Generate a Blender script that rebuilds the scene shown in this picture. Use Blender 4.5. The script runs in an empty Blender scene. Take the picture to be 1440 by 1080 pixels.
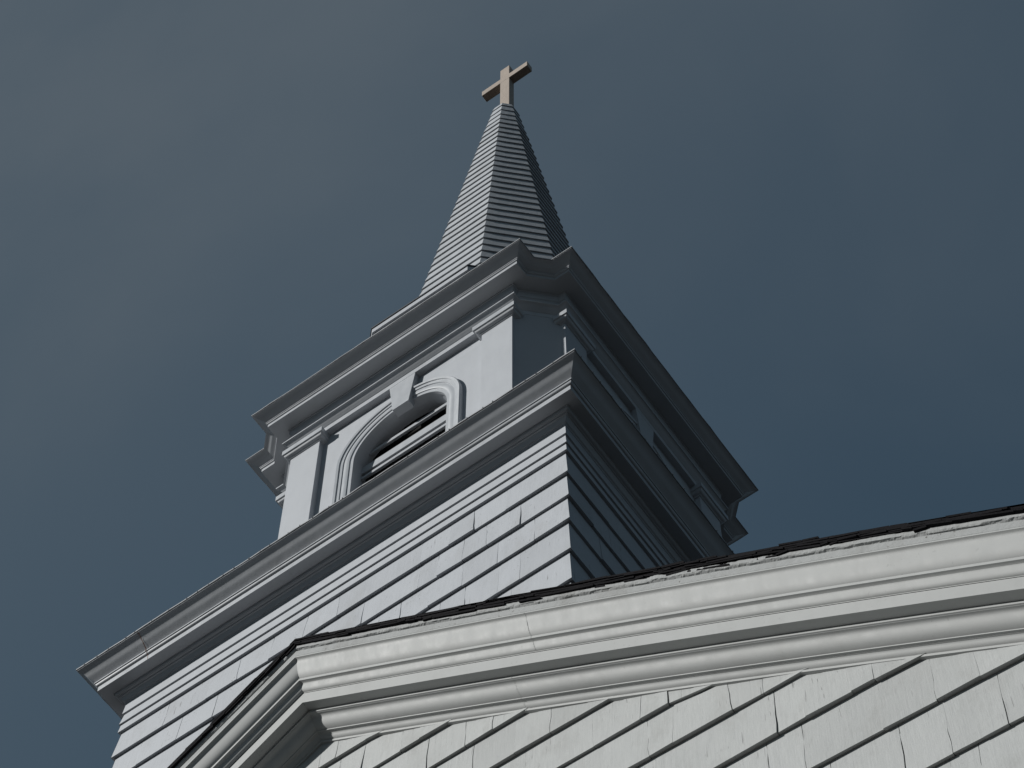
import bpy, math, random
from math import sin, cos, tan, pi, radians, sqrt
random.seed(7)
C = bpy.context.scene.collection
SC = bpy.context.scene
GZ = -15.2                                   # ground level (tower cornice is z = 0)

# ------------------------------------------------------------------ camera
cd = bpy.data.cameras.new("camera"); cam = bpy.data.objects.new("camera", cd); C.objects.link(cam)
AZ, EL, F = 0.622, 1.1177, 3674.52
cd.sensor_width = 36; cd.lens = 36 * F / 1440; cd.clip_start = 0.1; cd.clip_end = 5000
from mathutils import Vector, Matrix
fw = Vector((-sin(AZ)*cos(EL), cos(AZ)*cos(EL), sin(EL))); rt = Vector((cos(AZ), sin(AZ), 0)); up = rt.cross(fw)
cam.matrix_world = Matrix(((rt.x, up.x, -fw.x, 5.2997), (rt.y, up.y, -fw.y, -7.2747), (rt.z, up.z, -fw.z, -13.6054), (0, 0, 0, 1)))
SC.camera = cam
SC.view_settings.view_transform = 'Standard'; SC.view_settings.look = 'None'
SC.view_settings.exposure = 0.64; SC.view_settings.gamma = 1

# ------------------------------------------------------------------ sun and sky
SUN_A, SUN_E = radians(43.5), radians(31)      # sun stands to the left in front of the church
sdir = Vector((-sin(SUN_A)*cos(SUN_E), -cos(SUN_A)*cos(SUN_E), sin(SUN_E)))
sl = bpy.data.lights.new("sun", 'SUN'); sl.energy = 2.8; sl.angle = radians(1.6); sl.color = (1.0, 0.985, 0.955)
so = bpy.data.objects.new("sun", sl); C.objects.link(so)
so.rotation_euler = sdir.to_track_quat('Z', 'Y').to_euler()

vd = (-rt*0.62+up*0.78).normalized(); VEIL_DIR = tuple(vd)       # thin veil thickens towards the left
d0 = fw.dot(vd); VEIL_A, VEIL_B = -0.30, 0.27
w = bpy.data.worlds.new("World"); SC.world = w; w.use_nodes = True
nt = w.node_tree; N = nt.nodes; L = nt.links
for n in list(N): N.remove(n)
def wn(t, **k):
    n = N.new(t)
    for a, b in k.items(): setattr(n, a, b)
    return n
out = wn('ShaderNodeOutputWorld'); bg = wn('ShaderNodeBackground'); bg.inputs[1].default_value = 0.05
sky = wn('ShaderNodeTexSky', sky_type='NISHITA', sun_disc=False, sun_elevation=SUN_E, sun_rotation=math.atan2(sdir.x, sdir.y), altitude=50, air_density=1.0, dust_density=2.0, ozone_density=1.0)
tc = wn('ShaderNodeTexCoord'); mp = wn('ShaderNodeMapping'); mp.inputs['Rotation'].default_value = (0.3, 0.2, 0.9); mp.inputs['Location'].default_value = (12.5, 7.1, 9.6); mp.inputs['Scale'].default_value = (1.0, 1.5, 1.0)
L.new(tc.outputs['Generated'], mp.inputs[0])
nz = wn('ShaderNodeTexNoise'); nz.inputs['Scale'].default_value = 3.4; nz.inputs['Detail'].default_value = 5; nz.inputs['Roughness'].default_value = 0.5; nz.inputs['Distortion'].default_value = 0.5
L.new(mp.outputs[0], nz.inputs[0])
mr = wn('ShaderNodeMapRange', interpolation_type='SMOOTHSTEP'); mr.inputs[1].default_value = 0.34; mr.inputs[2].default_value = 0.72; mr.inputs[3].default_value = 0.58; mr.inputs[4].default_value = 0.88
L.new(nz.outputs[0], mr.inputs[0])
vm = wn('ShaderNodeVectorMath', operation='DOT_PRODUCT'); vm.inputs[1].default_value = VEIL_DIR
L.new(tc.outputs['Generated'], vm.inputs[0])
vr = wn('ShaderNodeMapRange', interpolation_type='SMOOTHSTEP'); vr.inputs[1].default_value = VEIL_A; vr.inputs[2].default_value = VEIL_B; vr.inputs[3].default_value = 0.15; vr.inputs[4].default_value = 1.05
L.new(vm.outputs['Value'], vr.inputs[0])
ml = wn('ShaderNodeMath', operation='MULTIPLY', use_clamp=True); L.new(mr.outputs[0], ml.inputs[0]); L.new(vr.outputs[0], ml.inputs[1])
tn = wn('ShaderNodeMix', data_type='RGBA', blend_type='MULTIPLY'); tn.inputs[0].default_value = 1; tn.inputs[7].default_value = (0.37, 0.56, 0.54, 1)   # clear air between the veils
L.new(sky.outputs[0], tn.inputs[6])
mx = wn('ShaderNodeMix', data_type='RGBA'); mx.inputs[7].default_value = (1.30, 1.62, 1.92, 1)      # thin high cloud
sx2 = wn('ShaderNodeSeparateXYZ'); L.new(tc.outputs['Generated'], sx2.inputs[0])
hz = wn('ShaderNodeMapRange', interpolation_type='SMOOTHSTEP'); hz.inputs[1].default_value = 0.2; hz.inputs[2].default_value = 0.75; hz.inputs[3].default_value = 1.0; hz.inputs[4].default_value = 0.0; L.new(sx2.outputs[2], hz.inputs[0])
L.new(ml.outputs[0], mx.inputs[0]); L.new(tn.outputs[2], mx.inputs[6])
mh = wn('ShaderNodeMix', data_type='RGBA'); mh.inputs[7].default_value = (1.22, 1.78, 2.20, 1)      # unseen blue band round the horizon, added to set the fill on shaded faces
L.new(hz.outputs[0], mh.inputs[0]); L.new(mx.outputs[2], mh.inputs[6]); L.new(mh.outputs[2], bg.inputs[0]); L.new(bg.outputs[0], out.inputs[0])

# ------------------------------------------------------------------ helpers
class MB:
    def __init__(s): s.v = []; s.f = []; s.c = []
    def quad(s, a, b, c, d, col=0.5): n = len(s.v); s.v += [a, b, c, d]; s.f.append((n, n+1, n+2, n+3)); s.c.append(col)
    def poly(s, pts, col=0.5): n = len(s.v); s.v += list(pts); s.f.append(tuple(range(n, n+len(pts)))); s.c.append(col)
    def box(s, x0, y0, z0, x1, y1, z1):
        p = [(x, y, z) for z in (z0, z1) for y in (y0, y1) for x in (x0, x1)]; n = len(s.v); s.v += p
        for f in ((0,2,3,1), (4,5,7,6), (0,1,5,4), (2,6,7,3), (0,4,6,2), (1,3,7,5)): s.f.append(tuple(n+i for i in f)); s.c.append(0.5)
    def grid(s, rows, col=0.5, close=False):
        n = len(s.v); m = len(rows[0])
        for r in rows: s.v += [tuple(p) for p in r]
        for i in range(len(rows)-1):
            for j in range(m if close else m-1):
                k = (j+1) % m
                s.f.append((n+i*m+j, n+i*m+k, n+(i+1)*m+k, n+(i+1)*m+j)); s.c.append(col)
    def xform(s, fn): s.v = [fn(p) for p in s.v]; return s
    def rot(s, k):      # quarter turns about the tower axis
        a = k*pi/2; c_, s_ = round(cos(a)), round(sin(a)); return s.xform(lambda p: (p[0]*c_-p[1]*s_, p[0]*s_+p[1]*c_, p[2]))
    def copy(s): m = MB(); m.v = list(s.v); m.f = list(s.f); m.c = list(s.c); return m
    def build(s, name, mat, parent=None, smooth=False, angle=35, bevel=0):
        me = bpy.data.meshes.new(name); me.from_pydata([tuple(p) for p in s.v], [], s.f)
        at = me.attributes.new('tone', 'FLOAT', 'FACE')
        for i, c in enumerate(s.c): at.data[i].value = c
        me.materials.append(mat)
        import bmesh
        bm = bmesh.new(); bm.from_mesh(me)
        bmesh.ops.remove_doubles(bm, verts=bm.verts, dist=1e-5) if smooth else None
        bmesh.ops.recalc_face_normals(bm, faces=bm.faces)
        if smooth:
            for f in bm.faces: f.smooth = True
            for e in bm.edges:
                if len(e.link_faces) == 2 and e.calc_face_angle(0) > radians(angle): e.smooth = False
        bm.to_mesh(me); bm.free()
        o = bpy.data.objects.new(name, me); C.objects.link(o)
        if parent is not None:
            o.parent = parent; o.matrix_parent_inverse = Matrix.Translation(-world_loc(parent))
        if bevel:
            b = o.modifiers.new('bevel', 'BEVEL'); b.width = bevel; b.segments = 2; b.limit_method = 'ANGLE'; b.angle_limit = radians(40)
        return o
def world_loc(o):
    v = Vector((0, 0, 0))
    while o is not None:
        v += o.location; v += o.matrix_parent_inverse.translation if o.parent else Vector((0, 0, 0)); o = o.parent
    return v

def offset_loop(poly, d):
    n = len(poly); r = []
    for i in range(n):
        p0, p1, p2 = poly[i-1], poly[i], poly[(i+1) % n]
        e1 = Vector((p1[0]-p0[0], p1[1]-p0[1])).normalized(); e2 = Vector((p2[0]-p1[0], p2[1]-p1[1])).normalized()
        n1 = Vector((e1.y, -e1.x)); n2 = Vector((e2.y, -e2.x))          # outward for counter-clockwise loops
        m = (n1+n2); m = m/max(1e-6, m.dot(n1)); r.append((p1[0]+m.x*d, p1[1]+m.y*d))
    return r
def loop_loft(mb, poly, prof, sub=1):
    rows = []
    for p, z in prof:
        q = offset_loop(poly, p); rr = []
        for i, a in enumerate(q):
            b = q[(i+1) % len(q)]
            for k in range(sub): rr.append((a[0]+(b[0]-a[0])*k/sub, a[1]+(b[1]-a[1])*k/sub, z))
        rows.append(rr)
    mb.grid(rows, close=True)
def open_loft(mb, path, prof, cap=True):
    # mitred run along an open path, outward = right-hand side of travel
    n = len(path); rows = []
    for p, z in prof:
        r = []
        for i in range(n):
            es = []
            if i > 0: es.append(Vector((path[i][0]-path[i-1][0], path[i][1]-path[i-1][1])).normalized())
            if i < n-1: es.append(Vector((path[i+1][0]-path[i][0], path[i+1][1]-path[i][1])).normalized())
            ns = [Vector((e.y, -e.x)) for e in es]
            m = ns[0] if len(ns) == 1 else (ns[0]+ns[1])/max(1e-6, (ns[0]+ns[1]).dot(ns[0]))
            r.append((path[i][0]+m.x*p, path[i][1]+m.y*p, z))
        rows.append(r)
    mb.grid(rows)
    if cap:
        mb.poly([r[0] for r in rows]); mb.poly([r[-1] for r in rows])
BELLY = [(0,0),(.12,.022),(.2,.06),(.265,.12),(.315,.195),(.355,.28),(.395,.375),(.44,.47),(.49,.565),(.55,.655),(.615,.74),(.69,.815),(.775,.88),(.86,.935),(.94,.975),(1,1)]
CROWNP = [(0,0),(.075,.045),(.14,.09),(.26,.19),(.36,.30),(.45,.41),(.53,.51),(.62,.60),(.72,.70),(.83,.81),(.92,.91),(1,1)]
def curve_pts(p0, p1, kind, n=9):
    # cyma / cove / ovolo between two profile points (offset, height), sampled
    (a0, z0), (a1, z1) = p0, p1; r = []
    for i in range(n+1):
        t = i/n
        if kind == 'cyma': s = 0.5-0.5*cos(pi*t); r.append((a0+(a1-a0)*(0.35*t+0.65*s), z0+(z1-z0)*(t+0.16*sin(2*pi*t)*-1)))
        elif kind in ('belly', 'crown'):
            # shallow cove under the lip, long face, belly rolling under at the foot (points run foot -> lip when z rises)
            T = BELLY if kind == 'belly' else CROWNP
            if z1 > z0: t = 1-t
            f = t*(len(T)-1); k_ = min(len(T)-2, int(f)); g_ = f-k_; o_ = T[k_][0]+(T[k_+1][0]-T[k_][0])*g_; d_ = T[k_][1]+(T[k_+1][1]-T[k_][1])*g_
            if z1 > z0: r.append((a1+(a0-a1)*o_, z1+(z0-z1)*d_))
            else: r.append((a0+(a1-a0)*o_, z0+(z1-z0)*d_))
        elif kind == 'cymar': r.append((a0+(a1-a0)*(t-0.145*sin(2*pi*t)), z0+(z1-z0)*(t+0.11*sin(2*pi*t))))
        elif kind == 'cove': r.append((a0+(a1-a0)*sin(t*pi/2), z0+(z1-z0)*(1-cos(t*pi/2))))
        else: r.append((a0+(a1-a0)*(1-cos(t*pi/2)), z0+(z1-z0)*sin(t*pi/2)))
    return r

# ------------------------------------------------------------------ materials
def mat(name, base, rough=0.5, spec=0.5, grain=0.3, grain_scale=(30, 30, 3), streak=0.04, flecks=0.0, fleck_col=(0.05, 0.05, 0.05, 1), tone=0.0, bump=0.15, dirt=0.0, metal=0.0, crack=0.0):
    m = bpy.data.materials.new(name); m.use_nodes = True; t = m.node_tree; n = t.nodes; l = t.links; b = n['Principled BSDF']
    b.inputs['Roughness'].default_value = rough; b.inputs['Specular IOR Level'].default_value = spec; b.inputs['Metallic'].default_value = metal
    tc = n.new('ShaderNodeTexCoord')
    def noise(scale, vec=(1, 1, 1), det=6, ro=0.6):
        mp = n.new('ShaderNodeMapping'); mp.inputs['Scale'].default_value = vec; l.new(tc.outputs['Object'], mp.inputs[0])
        q = n.new('ShaderNodeTexNoise'); q.inputs['Scale'].default_value = scale; q.inputs['Detail'].default_value = det; q.inputs['Roughness'].default_value = ro; l.new(mp.outputs[0], q.inputs[0]); return q.outputs[0]
    def math_(op, a, b_=None, c=None):
        q = n.new('ShaderNodeMath'); q.operation = op
        for i, v in enumerate((a, b_, c)):
            if v is None: continue
            if hasattr(v, 'links') or hasattr(v, 'node'): l.new(v, q.inputs[i])
            else: q.inputs[i].default_value = v
        return q.outputs[0]
    def ramp(v, a, b_, lo=0.0, hi=1.0):
        q = n.new('ShaderNodeMapRange'); q.inputs[1].default_value = a; q.inputs[2].default_value = b_; q.inputs[3].default_value = lo; q.inputs[4].default_value = hi; l.new(v, q.inputs[0]); return q.outputs[0]
    big = noise(1.7, (1, 1, 1), 4); fine = noise(14, (1, 1, 0.35), 8, 0.65)
    val = math_('ADD', ramp(big, 0.3, 0.7, 1-streak, 1+streak), ramp(fine, 0.25, 0.75, -streak, streak))
    if tone:
        at = n.new('ShaderNodeAttribute'); at.attribute_name = 'tone'; val = math_('MULTIPLY', val, ramp(at.outputs['Fac'], 0, 1, 1-tone, 1+tone))
    hs = n.new('ShaderNodeMix'); hs.data_type = 'RGBA'; hs.blend_type = 'MULTIPLY'; hs.inputs[0].default_value = 1; hs.inputs[6].default_value = (*base, 1)
    cb = n.new('ShaderNodeCombineColor'); [l.new(val, cb.inputs[i]) for i in range(3)]; l.new(cb.outputs[0], hs.inputs[7]); col = hs.outputs[2]
    if dirt:
        d = n.new('ShaderNodeMix'); d.data_type = 'RGBA'; d.inputs[7].default_value = (0.205, 0.20, 0.185, 1)
        l.new(col, d.inputs[6]); l.new(ramp(noise(4.5, (1, 1, 0.5), 7, 0.7), 0.52, 0.75, 0, dirt), d.inputs[0]); col = d.outputs[2]
    if flecks:
        d = n.new('ShaderNodeMix'); d.data_type = 'RGBA'; d.inputs[7].default_value = fleck_col
        msk = math_('MULTIPLY', ramp(noise(60, (1, 1, 0.8), 3, 0.5), 0.66, 0.69), ramp(noise(2.6, (1, 1, 1), 3), 0.50, 0.60))
        l.new(col, d.inputs[6]); l.new(math_('MULTIPLY', msk, flecks), d.inputs[0]); col = d.outputs[2]
    ck = None
    if crack:
        ln1 = noise(1, (95, 95, 2.2), 2, 0.5); mk = ramp(noise(3.1, (1, 1, 0.7), 3), 0.50, 0.62)
        ck = math_('MULTIPLY', ramp(ln1, 0.685, 0.70), mk)
        d = n.new('ShaderNodeMix'); d.data_type = 'RGBA'; d.inputs[7].default_value = (0.13, 0.13, 0.13, 1)
        l.new(col, d.inputs[6]); l.new(math_('MULTIPLY', ck, crack), d.inputs[0]); col = d.outputs[2]
    l.new(col, b.inputs['Base Color'])
    gr = noise(1, grain_scale, 8, 0.7); lump = noise(22, (1, 1, 1), 5, 0.6)
    bu = n.new('ShaderNodeBump'); bu.inputs['Strength'].default_value = bump; bu.inputs['Distance'].default_value = 0.012
    h = math_('ADD', math_('MULTIPLY', gr, grain), math_('MULTIPLY', lump, 0.5)); l.new(h, bu.inputs['Height']); l.new(bu.outputs[0], b.inputs['Normal'])
    l.new(ramp(fine, 0.3, 0.7, rough-0.07, rough+0.1), b.inputs['Roughness'])
    return m
M_shingle = mat('painted_shingle', (0.405, 0.425, 0.455), 0.62, 0.35, 0.5, (55, 55, 3.0), 0.035, 0.5, (0.10, 0.10, 0.10, 1), 0.075, 0.16, 0.3, crack=0.7)
M_gshingle = mat('painted_gable_shingle', (0.406, 0.418, 0.416), 0.6, 0.35, 0.55, (60, 60, 2.6), 0.035, 0.2, (0.2, 0.2, 0.2, 1), 0.065, 0.24, 0.35, crack=0.6)
M_trim = mat('glossy_trim_paint', (0.425, 0.434, 0.430), 0.62, 0.26, 0.25, (3, 30, 30), 0.03, 0.25, (0.2, 0.2, 0.2, 1), 0.0, 0.035, 0.2)
M_steeple = mat('steeple_trim_paint', (0.41, 0.43, 0.457), 0.42, 0.5, 0.3, (3, 3, 8), 0.03, 0.0, (0.2, 0.2, 0.2, 1), 0.0, 0.10, 0.18)
M_board = mat('smooth_wall_paint', (0.41, 0.43, 0.46), 0.6, 0.35, 0.5, (30, 30, 2), 0.03, 0.1, (0.3, 0.3, 0.3, 1), 0.0, 0.12, 0.06)
M_peel = mat('peeling_edge_paint', (0.36, 0.37, 0.37), 0.75, 0.2, 0.8, (20, 40, 40), 0.05, 0.85, (0.10, 0.09, 0.08, 1), 0.0, 0.35, 0.6)
M_spire = mat('spire_clapboard_paint', (0.39, 0.41, 0.435), 0.62, 0.3, 0.5, (6, 6, 20), 0.05, 0.85, (0.10, 0.10, 0.10, 1), 0.05, 0.25, 0.25)
M_asphalt = mat('black_asphalt_roofing', (0.0075, 0.007, 0.0085), 0.95, 0.12, 0.5, (40, 40, 40), 0.3, 0, (0, 0, 0, 1), 0.2, 0.8)
M_flash = mat('metal_flashing', (0.36, 0.37, 0.385), 0.45, 0.5, 0.2, (10, 10, 10), 0.06, 0.3, (0.1, 0.1, 0.1, 1), 0, 0.2, 0.2)
M_darkflash = mat('tarnished_flashing', (0.055, 0.06, 0.07), 0.6, 0.3, 0.2, (10, 10, 10), 0.15, 0, (0, 0, 0, 1), 0, 0.3)
M_dark = mat('interior_shade', (0.012, 0.012, 0.012), 0.9, 0.1)
M_wood = mat('weathered_cross_wood', (0.36, 0.305, 0.26), 0.6, 0.3, 0.8, (12, 12, 3), 0.06, 0.2, (0.2, 0.16, 0.13, 1), 0, 0.3, 0.1)
M_rust = mat('rust', (0.16, 0.075, 0.045), 0.9, 0.1, 0.5, (40, 40, 40), 0.3)
M_ground = mat('ground', (0.028, 0.027, 0.026), 0.95, 0.1, 0.5, (2, 2, 2), 0.3, 0.0, (0, 0, 0, 1), 0, 0.5)

# ------------------------------------------------------------------ ground
g = MB(); g.grid([[(-400+x*40, -400+y*40, GZ) for x in range(21)] for y in range(21)])
go = g.build('ground', M_ground); go['kind'] = 'structure'
M_bounce = mat('bounce_slab_concrete', (0.13, 0.128, 0.12), 0.9, 0.2, 0.5, (8, 8, 8), 0.06, 0, (0, 0, 0, 1), 0, 0.3, 0.4)
g = MB(); g.grid([[(-6+x*1.5, -8.4+y*1.5, GZ+.004) for x in range(11)] for y in range(5)])
po = g.build('bounce_slab', M_bounce); po['kind'] = 'structure'  # unseen slab, added to bounce sunlight up onto the gable's undersides

# ------------------------------------------------------------------ church root
church = bpy.data.objects.new('church', None); C.objects.link(church); church.location = (0.4078, -2.0176, GZ)
church['label'] = 'white shingled wooden church with square steeple, pointed spire and cross above its front gable'
church['category'] = 'church'

# shingled flat wall: place(u, out, z) -> world point; top(u) limits the height
def jitter(a): return random.uniform(-a, a)
def shingles(mb, place, u0, u1, edges, top=None, bot=None, butt=0.022, wmin=0.13, wmax=0.34, warp=None, gap=(0.0010, 0.0048), wob=0.003, flush_ends=True):
    top = top or (lambda u: 1e9); warp = warp or (lambda u: 0.0)
    def smooth_noise():
        ph = [random.uniform(0, 6.28) for _ in range(3)]; fr = [random.uniform(.6, 3.5) for _ in range(3)]
        return lambda u: sum(sin(u*f+p) for f, p in zip(fr, ph))/3
    wav = [smooth_noise() for _ in edges]
    for r in range(len(edges)-1):
        zt, zb = edges[r], edges[r+1]          # zt above, zb butt below
        cuts = [u0]
        while cuts[-1] < u1-wmax: cuts.append(cuts[-1]+random.choice((random.uniform(wmin, wmax), random.uniform(wmin*.75, wmax*.6))))
        if len(cuts) > 1 and u1-cuts[-1] < wmin: cuts.pop()
        cuts.append(u1)
        hh = zt-zb; K = 5
        edgej = []                               # jagged joint lines, (u at K+1 heights)
        for i, c in enumerate(cuts):
            if i in (0, len(cuts)-1): edgej.append([c]*(K+1)); continue
            lean = jitter(0.012); e = [c+lean*(k/K-.5)+jitter(0.0034) for k in range(K+1)]; edgej.append(e)
        lv = [jitter(wob) if random.random() < .6 else 0 for _ in cuts]
        for i in range(len(cuts)-1):
            gp = random.uniform(*gap) if random.random() < 0.62 else random.uniform(0.0, 0.0009)
            gp2 = random.uniform(*gap)*.4
            Ls = [e+(gp if i > 0 else 0) for e in edgej[i]]; Rs = [e for e in edgej[i+1]]
            um = .5*(cuts[i]+cuts[i+1])
            if min(top(cuts[i]), top(cuts[i+1])) < zb-0.02 and max(top(cuts[i]), top(cuts[i+1])) < zb+0.01: continue
            bt = butt+jitter(0.0035); tp = 0.0045; tone = min(1, max(0, .5+random.gauss(0, .22)))
            tilt = jitter(0.0018)
            rows = []
            for k in range(K+1):
                f = k/K; row = []
                for s_, U in ((0, Ls[k]), (1, Rs[k])):
                    zz = zb + lv[i] + (hh+0.012-lv[i])*f + wob*.8*wav[r+1](U)*(1-f) + wob*.8*wav[r](U)*f*.5
                    zz = min(zz, top(U)) + warp(U)
                    o = bt+(tp-bt)*f + (tilt if s_ else -tilt)*(1-f)
                    row.append(place(U, o, zz))
                rows.append(row)
            # front
            mb.grid(rows, col=tone)
            # butt (underside), a little ragged and two coats thick
            a, b = rows[0]
            zl = zb+lv[i]+wob*.8*wav[r+1](Ls[0])+warp(Ls[0]); zr = zb+lv[i]+wob*.8*wav[r+1](Rs[0])+warp(Rs[0])
            mb.quad(place(Ls[0], -.002, zl+.003), place(Rs[0], -.002, zr+.003), b, a, col=tone*.8)
            # sides
            mb.poly([rows[k][0] for k in range(K+1)]+[place(Ls[K], -.001, min(zt, top(Ls[K]))+warp(Ls[K])), place(Ls[0], -.001, zl)], col=tone)
            mb.poly([rows[k][1] for k in range(K+1)]+[place(Rs[K], -.001, min(zt, top(Rs[K]))+warp(Rs[K])), place(Rs[0], -.001, zr)], col=tone)

# ------------------------------------------------------------------ gable front
XG, YT, ZG, AL, KW = 0.4078, -2.3, -2.5377, 0.5784, -0.0091
YW = YT+0.2824; HW = 6.4                     # wall plane, half width
ca = cos(AL); ta = tan(AL)
def gwarp(x): return KW*max(0.0, x-XG)**2    # the right slope has settled a little
def roofline(x, dn=0.0): return ZG-abs(x-XG)*ta-dn/ca
edges = [-2.62, -2.91, -3.206, -3.483, -3.766, -4.057, -4.345, -4.647, -4.969, -5.30, -5.654]
while edges[-1] > GZ+0.3: edges.append(edges[-1]-0.315)
gw = MB()
shingles(gw, lambda u, o, z: (u, YW-o, z), XG-HW, XG+HW, edges, top=lambda u: roofline(u, 0.325), butt=0.024, wmin=0.13, wmax=0.36, warp=gwarp, wob=0.0035)
bk = [(x, YW+0.05, roofline(x, 0.30)+gwarp(x)) for x in [XG-HW+HW*2*i/40 for i in range(41)]]
gw.poly([(XG-HW, YW+0.05, GZ), (XG+HW, YW+0.05, GZ)]+bk[::-1])
gable_wall = gw.build('gable_wall', M_gshingle, church)
gable_wall['label'] = 'wall of wide white shingles under the front gable'

# rake profile: (out, down-normal) measured from the crown tip; out 0 = tip plane
def rake_path(side):
    n = 44; return [side*HW*i/n for i in range(n+1)]
def rake(mb, side, prof, seg=None, cap=True):
    rows = []
    for dy, dn in prof:
        row = []
        for t in rake_path(side) if seg is None else seg:
            x = XG+t; row.append((x, YT+dy, ZG-abs(t)*ta-dn/ca+gwarp(x)))
        rows.append(row)
    mb.grid(rows); 
    if cap: mb.poly([r[-1] for r in rows])
def curve_dn(p0, p1, n): return [(p0[0]+(p1[0]-p0[0])*a, p0[1]+(p1[1]-p0[1])*b) for a, b in ((BELLY[0] if i == 0 else tuple(BELLY[int(i/n*15)][q]+(BELLY[min(15, int(i/n*15)+1)][q]-BELLY[int(i/n*15)][q])*(i/n*15-int(i/n*15)) for q in (0, 1))) for i in range(n+1))]
crown = [(0.02, -0.004), (0.004, -0.003), (0.0, 0.0), (0.0, 0.007)] + curve_dn((0.002, 0.008), (0.055, 0.113), 15) + [(0.052, 0.114), (0.052, 0.129), (0.062, 0.131)]
crown += curve_dn((0.064, 0.132), (0.088, 0.173), 10) + [(0.093, 0.175), (0.093, 0.179)]
fasc = [(0.11, 0.179), (0.0952, 0.180), (0.0952, 0.2494), (0.16, 0.2500)]
bed = [(0.16, 0.2500), (0.150, 0.2510), (0.149, 0.266), (0.156, 0.268)] + curve_dn((0.157, 0.269), (0.222, 0.325), 15) + [(0.220, 0.327), (0.221, 0.331), (0.233, 0.332)]
bed += curve_dn((0.233, 0.333), (0.262, 0.358), 8) + [(0.258, 0.361), (0.260, 0.371), (0.2824, 0.373)]
for side, lab in ((1, 'right raking cornice in full sun'), (-1, 'left raking cornice with its underside in shade')):
    m = MB(); rake(m, side, fasc); o = m.build('raking_cornice', M_trim, church, smooth=True); o['label'] = lab
    m = MB(); rake(m, side, crown); m.build('crown_moulding', M_trim, o, smooth=True, angle=28)
    m = MB(); rake(m, side, bed); m.build('bed_moulding', M_trim, o, smooth=True, angle=28)
    # drip board above the crown with peeling paint
    m = MB(); rows = []
    ts = [side*HW*i/700 for i in range(701)]; walk = [[0.0]*701 for _ in range(12)]
    for q in walk:
        v = 0.0
        for i in range(701): v = v*.86+random.gauss(0, .0009)+(random.choice((-.003, .003)) if random.random() < .03 else 0); q[i] = max(-.005, min(.005, v))
    pr = [(0.022, -0.003), (0.010, -0.004), (0.008, -0.0045), (0.004, -0.0085), (0.004, -0.046), (0.009, -0.047), (0.010, -0.053), (0.000, -0.057), (-0.004, -0.062), (-0.005, -0.080), (0.03, -0.082)]
    for k, (dy, dn) in enumerate(pr):
        row = []
        for i, t in enumerate(ts):
            x = XG+t; j = walk[k][i]*.35 if k >= 5 else 0; j2 = walk[max(5, k-1)][i] if k >= 5 else walk[0][i]*.1
            row.append((x if t else XG, YT+dy+j, ZG-abs(t)*ta-(dn+(j2 if t else 0))/ca+gwarp(x)))
        rows.append(row)
    m.grid(rows); o2 = m.build('drip_board', M_peel, o)
# joint lines where lengths of moulding were butted
def joint(mb, prof, t):
    for a, b in zip(prof[:-1], prof[1:]):
        q = []
        for (dy, dn), dt in ((a, 0), (b, 0), (b, .0018), (a, .0018)):
            x = XG+t+dt+jitter(.001); q.append((x, YT+dy-0.0016+jitter(.0006), ZG-abs(t+dt)*ta-(dn+.001)/ca+gwarp(x)))
        mb.quad(*q)
for pr_, t_ in ((bed[1:-1], 1.215), (crown[2:-2], 1.39)):
    jm = MB(); joint(jm, pr_, t_); jm.build('caulked_joint', M_trim, church)

# roof: deck with asphalt edge, ragged tabs, both slopes
rm = MB(); YB = 11.0
def roofpt(t, dn, y): x = XG+t; return (x, y, ZG-abs(t)*ta-dn/ca+gwarp(x))
for side in (1, -1):
    ts = [side*(HW+0.25)*i/60 for i in range(61)]
    rm.grid([[roofpt(t, -0.120, y) for t in ts] for y in (YT-0.015, 0, 3, 7, YB)])
    rm.grid([[roofpt(t, -0.079, y) for t in ts] for y in (YT+0.0, 0, 3, 7, YB)])
    rm.poly([roofpt(ts[-1], -0.079, YT), roofpt(ts[-1], -0.12, YT), roofpt(ts[-1], -0.12, YB), roofpt(ts[-1], -0.079, YB)])
roof = rm.build('gable_roof', M_asphalt, church)
em = MB()
for side in (1, -1):                          # stacked, uneven shingle tabs along the rake edge
    for lay in range(5):
        t = 0.0
        while t < HW:
            ln = random.choice((random.uniform(.03, .12), random.uniform(.1, .3))); base = -0.078-0.0095*lay; o_ = YT-0.012-0.006*sin(t*2.1+lay*.7)-random.uniform(-0.004, 0.005)
            th = 0.0125+jitter(.002); a, b = side*t, side*min(HW, t+ln-.002); n0 = base+jitter(.003)+.0025*sin(t*3.3+side)+.002*sin(t*11); n1 = n0+jitter(.004)
            if lay == 0 and random.random() < 0.14: n0 += random.uniform(.006, .018); n1 += random.choice((0, .014))
            j0, j1 = jitter(.004), jitter(.004)
            p = [roofpt(a, n0, o_+j0), roofpt(b, n1, o_+j1), roofpt(b, n1-th, o_+j1), roofpt(a, n0-th, o_+j0)]
            q = [roofpt(a, n0, YT+.12), roofpt(b, n1, YT+.12), roofpt(b, n1-th, YT+.12), roofpt(a, n0-th, YT+.12)]
            col = random.random()
            em.quad(*p, col=col); em.quad(p[0], p[1], q[1], q[0], col=col); em.quad(p[3], p[2], q[2], q[3], col=col)
            em.quad(p[1], p[2], q[2], q[1], col=col); em.quad(p[0], p[3], q[3], q[0], col=col)
            t += ln
em.build('shingle_edge', M_asphalt, roof)
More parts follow.
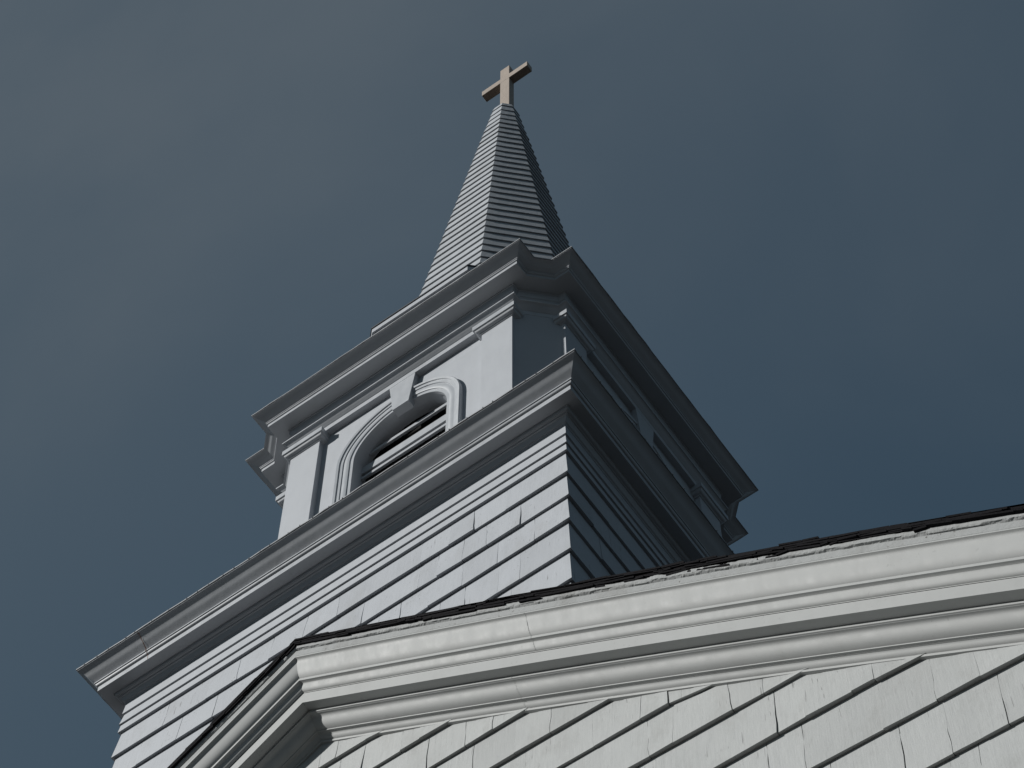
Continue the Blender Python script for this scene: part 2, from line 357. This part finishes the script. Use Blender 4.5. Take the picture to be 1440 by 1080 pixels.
# nave side walls and back, plain shingled body behind the front
nv = MB()
ze = roofline(XG+HW-.35, .1)+gwarp(XG+HW-.35)
zl = roofline(XG-HW+.35, .1)
for sx, zt_ in ((1, ze), (-1, zl)):
    xx = XG+sx*(HW-.06); ed = [zt_]
    while ed[-1] > GZ+.3: ed.append(ed[-1]-.315)
    shingles(nv, lambda u, o, z, xx=xx, sx=sx: (xx+sx*o, u, z), YW+.01, YB-.2, ed, butt=.018, wmin=.5, wmax=1.2)
    nv.quad((xx, YW+.01, GZ), (xx, YB-.2, GZ), (xx, YB-.2, zt_), (xx, YW+.01, zt_))
nv.poly([(XG-HW+.06, YB-.2, GZ), (XG+HW-.06, YB-.2, GZ), (XG+HW-.06, YB-.2, ze), (XG, YB-.2, roofline(XG, .1)), (XG-HW+.06, YB-.2, zl)])
nv.build('nave_wall', M_gshingle, church)

# ------------------------------------------------------------------ lower tower stage
W = 1.6
tw = MB()
te = [-0.600, -0.865, -1.130, -1.405, -1.722, -2.030, -2.335]
while te[-1] > -7: te.append(te[-1]-0.305)
for k in range(4):
    m = MB(); shingles(m, lambda u, o, z: (u+(o if u > W-.001 else -o if u < -W+.001 else 0), -W-o, z), -W, W, te if k in (0, 1) else te[:12], butt=0.024, wmin=0.16, wmax=0.42, wob=0.003)
    m.rot(k); off = len(tw.v); tw.v += m.v; tw.f += [tuple(i+off for i in f) for f in m.f]; tw.c += m.c
loop_loft(tw, [(-W, -W), (W, -W), (W, W), (-W, W)], [(-0.03, -9.0), (-0.03, -0.5)])
tower = tw.build('tower_wall', M_shingle, church)
SQ = [(-W, -W), (W, -W), (W, W), (-W, W)]
fm = MB(); loop_loft(fm, SQ, [(-.003, -0.603), (0.024, -0.603), (0.018, -0.527), (0.006, -0.5265), (0.006, -0.5240), (0.028, -0.5200), (0.026, -0.514), (0.014, -0.410), (0.004, -0.4095), (0.024, -0.402), (0.016, -0.27), (-.01, -0.26)], sub=1)
fm.build('frieze_board', M_board, church)

# tower cornice
cm = MB()
t1_bed = [(-0.005, -0.290), (0.020, -0.288), (0.021, -0.276), (0.026, -0.273)] + curve_pts((0.027, -0.272), (0.050, -0.238), 'cyma', 6) + [(0.056, -0.236), (0.056, -0.228)] + curve_pts((0.058, -0.227), (0.078, -0.206), 'cove', 5) + [(0.080, -0.199)]
t1 = t1_bed + [(0.150, -0.197), (0.150, -0.150), (0.150, -0.149), (0.140, -0.148)]
loop_loft(cm, SQ, t1, sub=6)
tc1 = cm.build('tower_cornice', M_steeple, church, smooth=True, angle=30)
cm = MB(); t1c = [(0.140, -0.149), (0.148, -0.146)] + curve_pts((0.150, -0.145), (0.166, -0.124), 'cove', 5) + [(0.172, -0.122), (0.172, -0.112), (0.163, -0.110)] + curve_pts((0.160, -0.109), (0.257, -0.010), 'crown', 16) + [(0.256, -0.004), (0.2, -0.004)]
loop_loft(cm, SQ, t1c, sub=6); cm.build('crown_moulding', M_steeple, tc1, smooth=True, angle=28)
def flashing(mb, poly, d, z, inner_d, inner_z, lip=0.010):
    # thin sheet with a slightly wavy front lip
    n = len(poly); rows = [[], [], [], []]
    o = offset_loop(poly, d)
    for i in range(n):
        a, b = o[i], o[(i+1) % n]; ln = sqrt((a[0]-b[0])**2+(a[1]-b[1])**2); s = max(1, int(ln/0.09))
        for k in range(s):
            t = k/s; x, y = a[0]+(b[0]-a[0])*t, a[1]+(b[1]-a[1])*t; r = sqrt(x*x+y*y) or 1; j = jitter(.0022) if k else 0; jz = jitter(.0018) if k else 0
            rows[0].append((x-x/r*.02, y-y/r*.02, z+jz)); rows[1].append((x+x/r*j, y+y/r*j, z+jz)); rows[2].append((x+x/r*j, y+y/r*j, z+lip+jz))
            f = (d-inner_d); q = max(.01, (r-f)/r); rows[3].append((x*q, y*q, inner_z))
    mb.grid(rows, close=True)
fl = MB(); flashing(fl, SQ, 0.263, 0.001, -0.5, 0.30); nf = len(fl.f)
for k in range(4):
    m = MB(); x = -1.8
    while x < 1.8: m.box(x, -W-0.2652, 0.003+jitter(.001), x+0.0045, -W-0.2500, 0.0135); x += random.uniform(.07, .15)
    m.rot(k); off = len(fl.v); fl.v += m.v; fl.f += [tuple(i+off for i in f) for f in m.f]; fl.c += m.c
flo = fl.build('flashing', M_flash, tc1); flo.data.materials.append(M_darkflash)
for pf in flo.data.polygons:
    if pf.index >= nf: pf.material_index = 1
# rust-stained open joint near the left end of the front run
ru = MB(); pp = [(0.1525, -0.196), (0.1525, -0.150), (0.175, -0.122), (0.175, -0.111)] + [(a+.002, b-.002) for a, b in curve_pts((0.160, -0.109), (0.257, -0.010), 'crown', 10)]
for (a, za), (b, zb_) in zip(pp[:-1], pp[1:]):
    xa = -1.36-(za+.2)*.10; xb = -1.36-(zb_+.2)*.10; wd = .0045 if zb_ > -.12 else .003
    ru.quad((xa+jitter(.001), -W-a, za), (xa+wd, -W-a, za), (xb+wd+jitter(.002), -W-b, zb_), (xb, -W-b, zb_))
ru.build('rust_stain', M_rust, tc1)

# ------------------------------------------------------------------ belfry stage
P, Q, R_ = 0.9624, 1.2234, 0.035
side = [(-P, -Q+R_), (-P, -Q), (P, -Q), (P, -Q+R_)]
def rq(p, k): a = k*pi/2; return (p[0]*round(cos(a))-p[1]*round(sin(a)), p[0]*round(sin(a))+p[1]*round(cos(a)))
POLY = [rq(p, k) for k in range(4) for p in side]
REC = Q-0.045; AR, AC, XI = 0.40, 2.17, 0.705     # recessed wall, arch radius, spring height, inner edge of pilasters
ZB, ZT = 0.0, 2.90; YS = -1.09
bw = MB()
for k in range(4):
    m = MB()
    NA = 32; arc = [(AR*cos(pi-pi*i/NA), AC+AR*sin(pi-pi*i/NA)) for i in range(NA+1)]
    # wall with an arched opening (sill at 1.15)
    sill = 1.15
    m.quad((-XI-.02, -REC, ZB), (XI+.02, -REC, ZB), (XI+.02, -REC, sill), (-XI-.02, -REC, sill))
    m.quad((-XI-.02, -REC, sill), (-AR, -REC, sill), (-AR, -REC, AC), (-XI-.02, -REC, AC)); m.quad((AR, -REC, sill), (XI+.02, -REC, sill), (XI+.02, -REC, AC), (AR, -REC, AC))
    for i in range(NA):
        (x0, z0), (x1, z1) = arc[i], arc[i+1]
        o0 = (-XI-.02 if i < NA/2 else XI+.02)
        if i < NA//2: f0, f1 = (x0-AR*0, ZT), (x1, ZT)
        m.quad((x0, -REC, z0), (x1, -REC, z1), (x1, -REC, ZT), (x0, -REC, ZT))
    m.quad((-XI-.02, -REC, AC), (-AR, -REC, AC), (-AR, -REC, ZT), (-XI-.02, -REC, ZT)); m.quad((AR, -REC, AC), (XI+.02, -REC, AC), (XI+.02, -REC, ZT), (AR, -REC, ZT))
    # reveal
    path = [(-AR, sill)]+arc+[(AR, sill)]
    m.grid([[(x, -REC, z) for x, z in path], [(x, -REC+.30, z) for x, z in path]])
    m.quad((-AR, -REC, sill), (AR, -REC, sill), (AR, -REC+.3, sill), (-AR, -REC+.3, sill))
    # diagonal corner board
    m.quad((P, -Q+R_, ZB), (Q-R_, -P, ZB), (Q-R_, -P, ZT), (P, -Q+R_, ZT))
    m.rot(k); off = len(bw.v); bw.v += m.v; bw.f += [tuple(i+off for i in f) for f in m.f]; bw.c += m.c
belfry = bw.build('belfry_wall', M_board, church)
ib = MB(); ib.box(-1.04, -1.04, .5, 1.04, 1.04, 2.95); ib.build('interior_shade', M_dark, belfry)  # black block stands in for the shade behind the louver blades

cap_prof = [(0.0, 2.764), (0.008, 2.766), (0.009, 2.776), (0.014, 2.778)] + curve_pts((0.015, 2.779), (0.038, 2.806), 'cove', 6) + [(0.048, 2.809), (0.048, 2.866), (-0.02, 2.869)]
def sidecopy(mb, k): return mb.copy().rot(k)
pil = []
for sg in (-1, 1):
    m = MB()
    x0, x1 = (XI, P) if sg > 0 else (-P, -XI)
    m.box(x0, -Q, ZB, x1, -REC+.01, 2.8719)
    xo = sg*P
    m.quad((xo, -REC+.009, ZB), (xo-sg*.004, -Q+R_+.001, ZB), (xo-sg*.004, -Q+R_+.001, 2.87), (xo, -REC+.009, 2.87))
    c = MB()
    if sg > 0: path = [(x0, -REC), (x0, -Q), (x1, -Q), (x1, -Q+R_), (x1, -Q+R_+.03)]
    else: path = [(x0, -Q+R_+.03), (x0, -Q+R_), (x0, -Q), (x1, -Q), (x1, -REC)]
    open_loft(c, path, cap_prof)
    pil.append((m, c))
for k in range(4):
    for (m, c) in pil:
        o = sidecopy(m, k).build('pilaster', M_board, church)
        sidecopy(c, k).build('capital', M_steeple, o, smooth=True, angle=30)

# arch surround and keystone
def arch_loft(mb, prof, y0):
    pts = []
    NA = 40
    seq = [('v', -1, 1.0)] + [('a', pi-pi*i/NA, 0) for i in range(NA+1)] + [('v', 1, 1.0)]
    rows = []
    for r, o in prof:
        row = []
        for s in seq:
            if s[0] == 'v': row.append((s[1]*r, y0-o, s[2]))
            else: row.append((r*cos(s[1]), y0-o, AC+r*sin(s[1])))
        rows.append(row)
    mb.grid(rows)
ap = [(0.395, -0.02), (0.395, 0.008), (0.422, 0.009), (0.424, 0.016), (0.437, 0.020), (0.452, 0.020), (0.471, 0.017), (0.473, 0.024), (0.497, 0.026), (0.500, 0.034), (0.519, 0.037), (0.525, 0.031), (0.526, -0.002)]
for k in range(4):
    m = MB(); arch_loft(m, ap, -REC); m.rot(k); a = m.build('arch_surround', M_steeple, church, smooth=True, angle=30)
    m = MB(); kx = 0.017
    zt_, zb_, ht, hb, y1 = 2.8715, 2.485, 0.112, 0.068, -Q-0.001
    f = [(kx-hb, y1, zb_), (kx+hb, y1, zb_), (kx+ht, y1, zt_), (kx-ht, y1, zt_)]; b = [(x, -REC+.02, z) for x, _, z in f]
    m.quad(*f); m.quad(f[0], f[1], b[1], b[0]); m.quad(f[1], f[2], b[2], b[1]); m.quad(f[0], f[3], b[3], b[0]); m.quad(f[2], f[3], b[3], b[2])
    m.rot(k); m.build('keystone', M_steeple, a)
    # louver: sloping blades, deep in the arch, each with a squared front edge
    m = MB()
    for zb2, hh in ((2.362, 0.036), (2.129, 0.092), (2.052, 0.032), (1.86, 0.09), (1.78, .03), (1.58, 0.09), (1.50, .03), (1.30, .09)):
        ztp = zb2+hh; hwid = AR-0.001 if zb2 <= AC else sqrt(max(0.0004, AR*AR-(zb2-AC)**2))
        dpt = 0.025; rise = 0.015
        x = hwid
        p = [(-x, YS, zb2), (x, YS, zb2), (x, YS, ztp), (-x, YS, ztp)]; q = [(-x, YS+dpt, zb2+rise), (x, YS+dpt, zb2+rise), (x, YS+dpt, ztp+rise), (-x, YS+dpt, ztp+rise)]
        m.quad(*p); m.quad(p[0], p[1], q[1], q[0]); m.quad(p[3], p[2], q[2], q[3]); m.quad(*q)
    m.rot(k); m.build('louver', M_steeple, church)

# belfry entablature and cornice
em_ = MB()
b_prof = [(-0.052, 2.8705), (0.002, 2.8700), (0.002, 2.928)] + curve_pts((0.005, 2.930), (0.050, 2.978), 'crown', 8) + [(0.056, 2.980), (0.056, 2.994), (0.014, 2.997), (0.014, 3.120)] + curve_pts((0.016, 3.122), (0.030, 3.190), 'cove', 6) + [(0.036, 3.192), (0.036, 3.207)]
b_prof += [(0.143, 3.210), (0.143, 3.246), (0.135, 3.2465)]
loop_loft(em_, POLY, b_prof)
bc = em_.build('belfry_cornice', M_steeple, church, smooth=True, angle=30)
em_ = MB(); bcr = [(0.135, 3.247), (0.140, 3.248)] + curve_pts((0.142, 3.249), (0.154, 3.262), 'cove', 4) + [(0.158, 3.263), (0.158, 3.270)] + curve_pts((0.147, 3.272), (0.231, 3.336), 'crown', 16) + [(0.230, 3.341), (0.15, 3.342)]
loop_loft(em_, POLY, bcr); em_.build('crown_moulding', M_steeple, bc, smooth=True, angle=28)
fl = MB(); flashing(fl, POLY, 0.236, 3.345, -0.1, 3.50, 0.009); fl.build('flashing', M_flash, bc)

# ------------------------------------------------------------------ octagonal spire base and spire
def octo(a): r = a/cos(pi/8); return [(r*cos(pi/8+pi/4*i), r*sin(pi/8+pi/4*i)) for i in range(8)]
sb = MB(); loop_loft(sb, octo(1.0), [(0.0, 3.35), (0.0, 4.30), (0.034, 4.305), (0.036, 4.385), (0.052, 4.388), (0.054, 4.44), (0.070, 4.443), (0.072, 4.495), (0.088, 4.498), (0.090, 4.560)])
base = sb.build('spire_base', M_board, church)
sb = MB(); loop_loft(sb, octo(1.0), [(0.06, 4.558), (0.098, 4.559), (0.098, 4.574), (0.0, 4.60), (-.2, 4.64)]); sb.build('flashing', M_darkflash, base)
Z0, Z1, A0, A1 = 4.6, 11.0, 0.84, 0.114
sp = MB(); z = 4.52; pitch = 0.1825
sx_ = 0.01
while z < Z1-.02:
    zt_ = min(z+pitch+0.004, Z1+.03)
    ap_ = lambda zz: A0+(A1-A0)*(zz-Z0)/(Z1-Z0)
    bt = 0.018 if z < 10.3 else 0.014
    lo = octo(ap_(z)+bt); hi = octo(ap_(zt_)+0.004); li = octo(max(.02, ap_(z)-.004))
    for i in range(8):
        j = (i+1) % 8; a, b, c, d = lo[i], lo[j], hi[j], hi[i]; tone = .5+jitter(.4); S = 4
        jz = [jitter(.004) if 0 < s < S else 0 for s in range(S+1)]
        lerp = lambda p, q, t: (p[0]+(q[0]-p[0])*t, p[1]+(q[1]-p[1])*t)
        for s in range(S):
            t0, t1_ = s/S, (s+1)/S; A_, B_, C_, D_ = lerp(a, b, t0), lerp(a, b, t1_), lerp(d, c, t1_), lerp(d, c, t0); I0, I1 = lerp(li[i], li[j], t0), lerp(li[i], li[j], t1_)
            sp.quad((*A_, z+jz[s]), (*B_, z+jz[s+1]), (*C_, zt_), (*D_, zt_), col=tone)
            sp.quad((*A_, z+jz[s]), (*B_, z+jz[s+1]), (*I1, z+jz[s+1]+.001), (*I0, z+jz[s]+.001), col=tone)
    z += pitch
sp.grid([[(*p, Z1+.02) for p in octo(A1)], [(*p, Z1+.13) for p in octo(.062)]], close=True)
sp.build('spire', M_spire, church)['label'] = 'tall eight-sided spire of narrow grey-white clapboards'

# cross
cx_, hw = 0.022, 0.057
m = MB(); m.box(cx_-hw, -0.042, 10.95, cx_+hw, 0.042, 12.30)
cr = m.build('cross', M_wood, church, bevel=0.004); cr['label'] = 'weathered tan wooden cross at the tip of the spire'
m = MB(); m.box(-0.268, -0.0435, 11.915, 0.306, 0.0435, 12.035); m.build('crossbar', M_wood, cr, bevel=0.004)
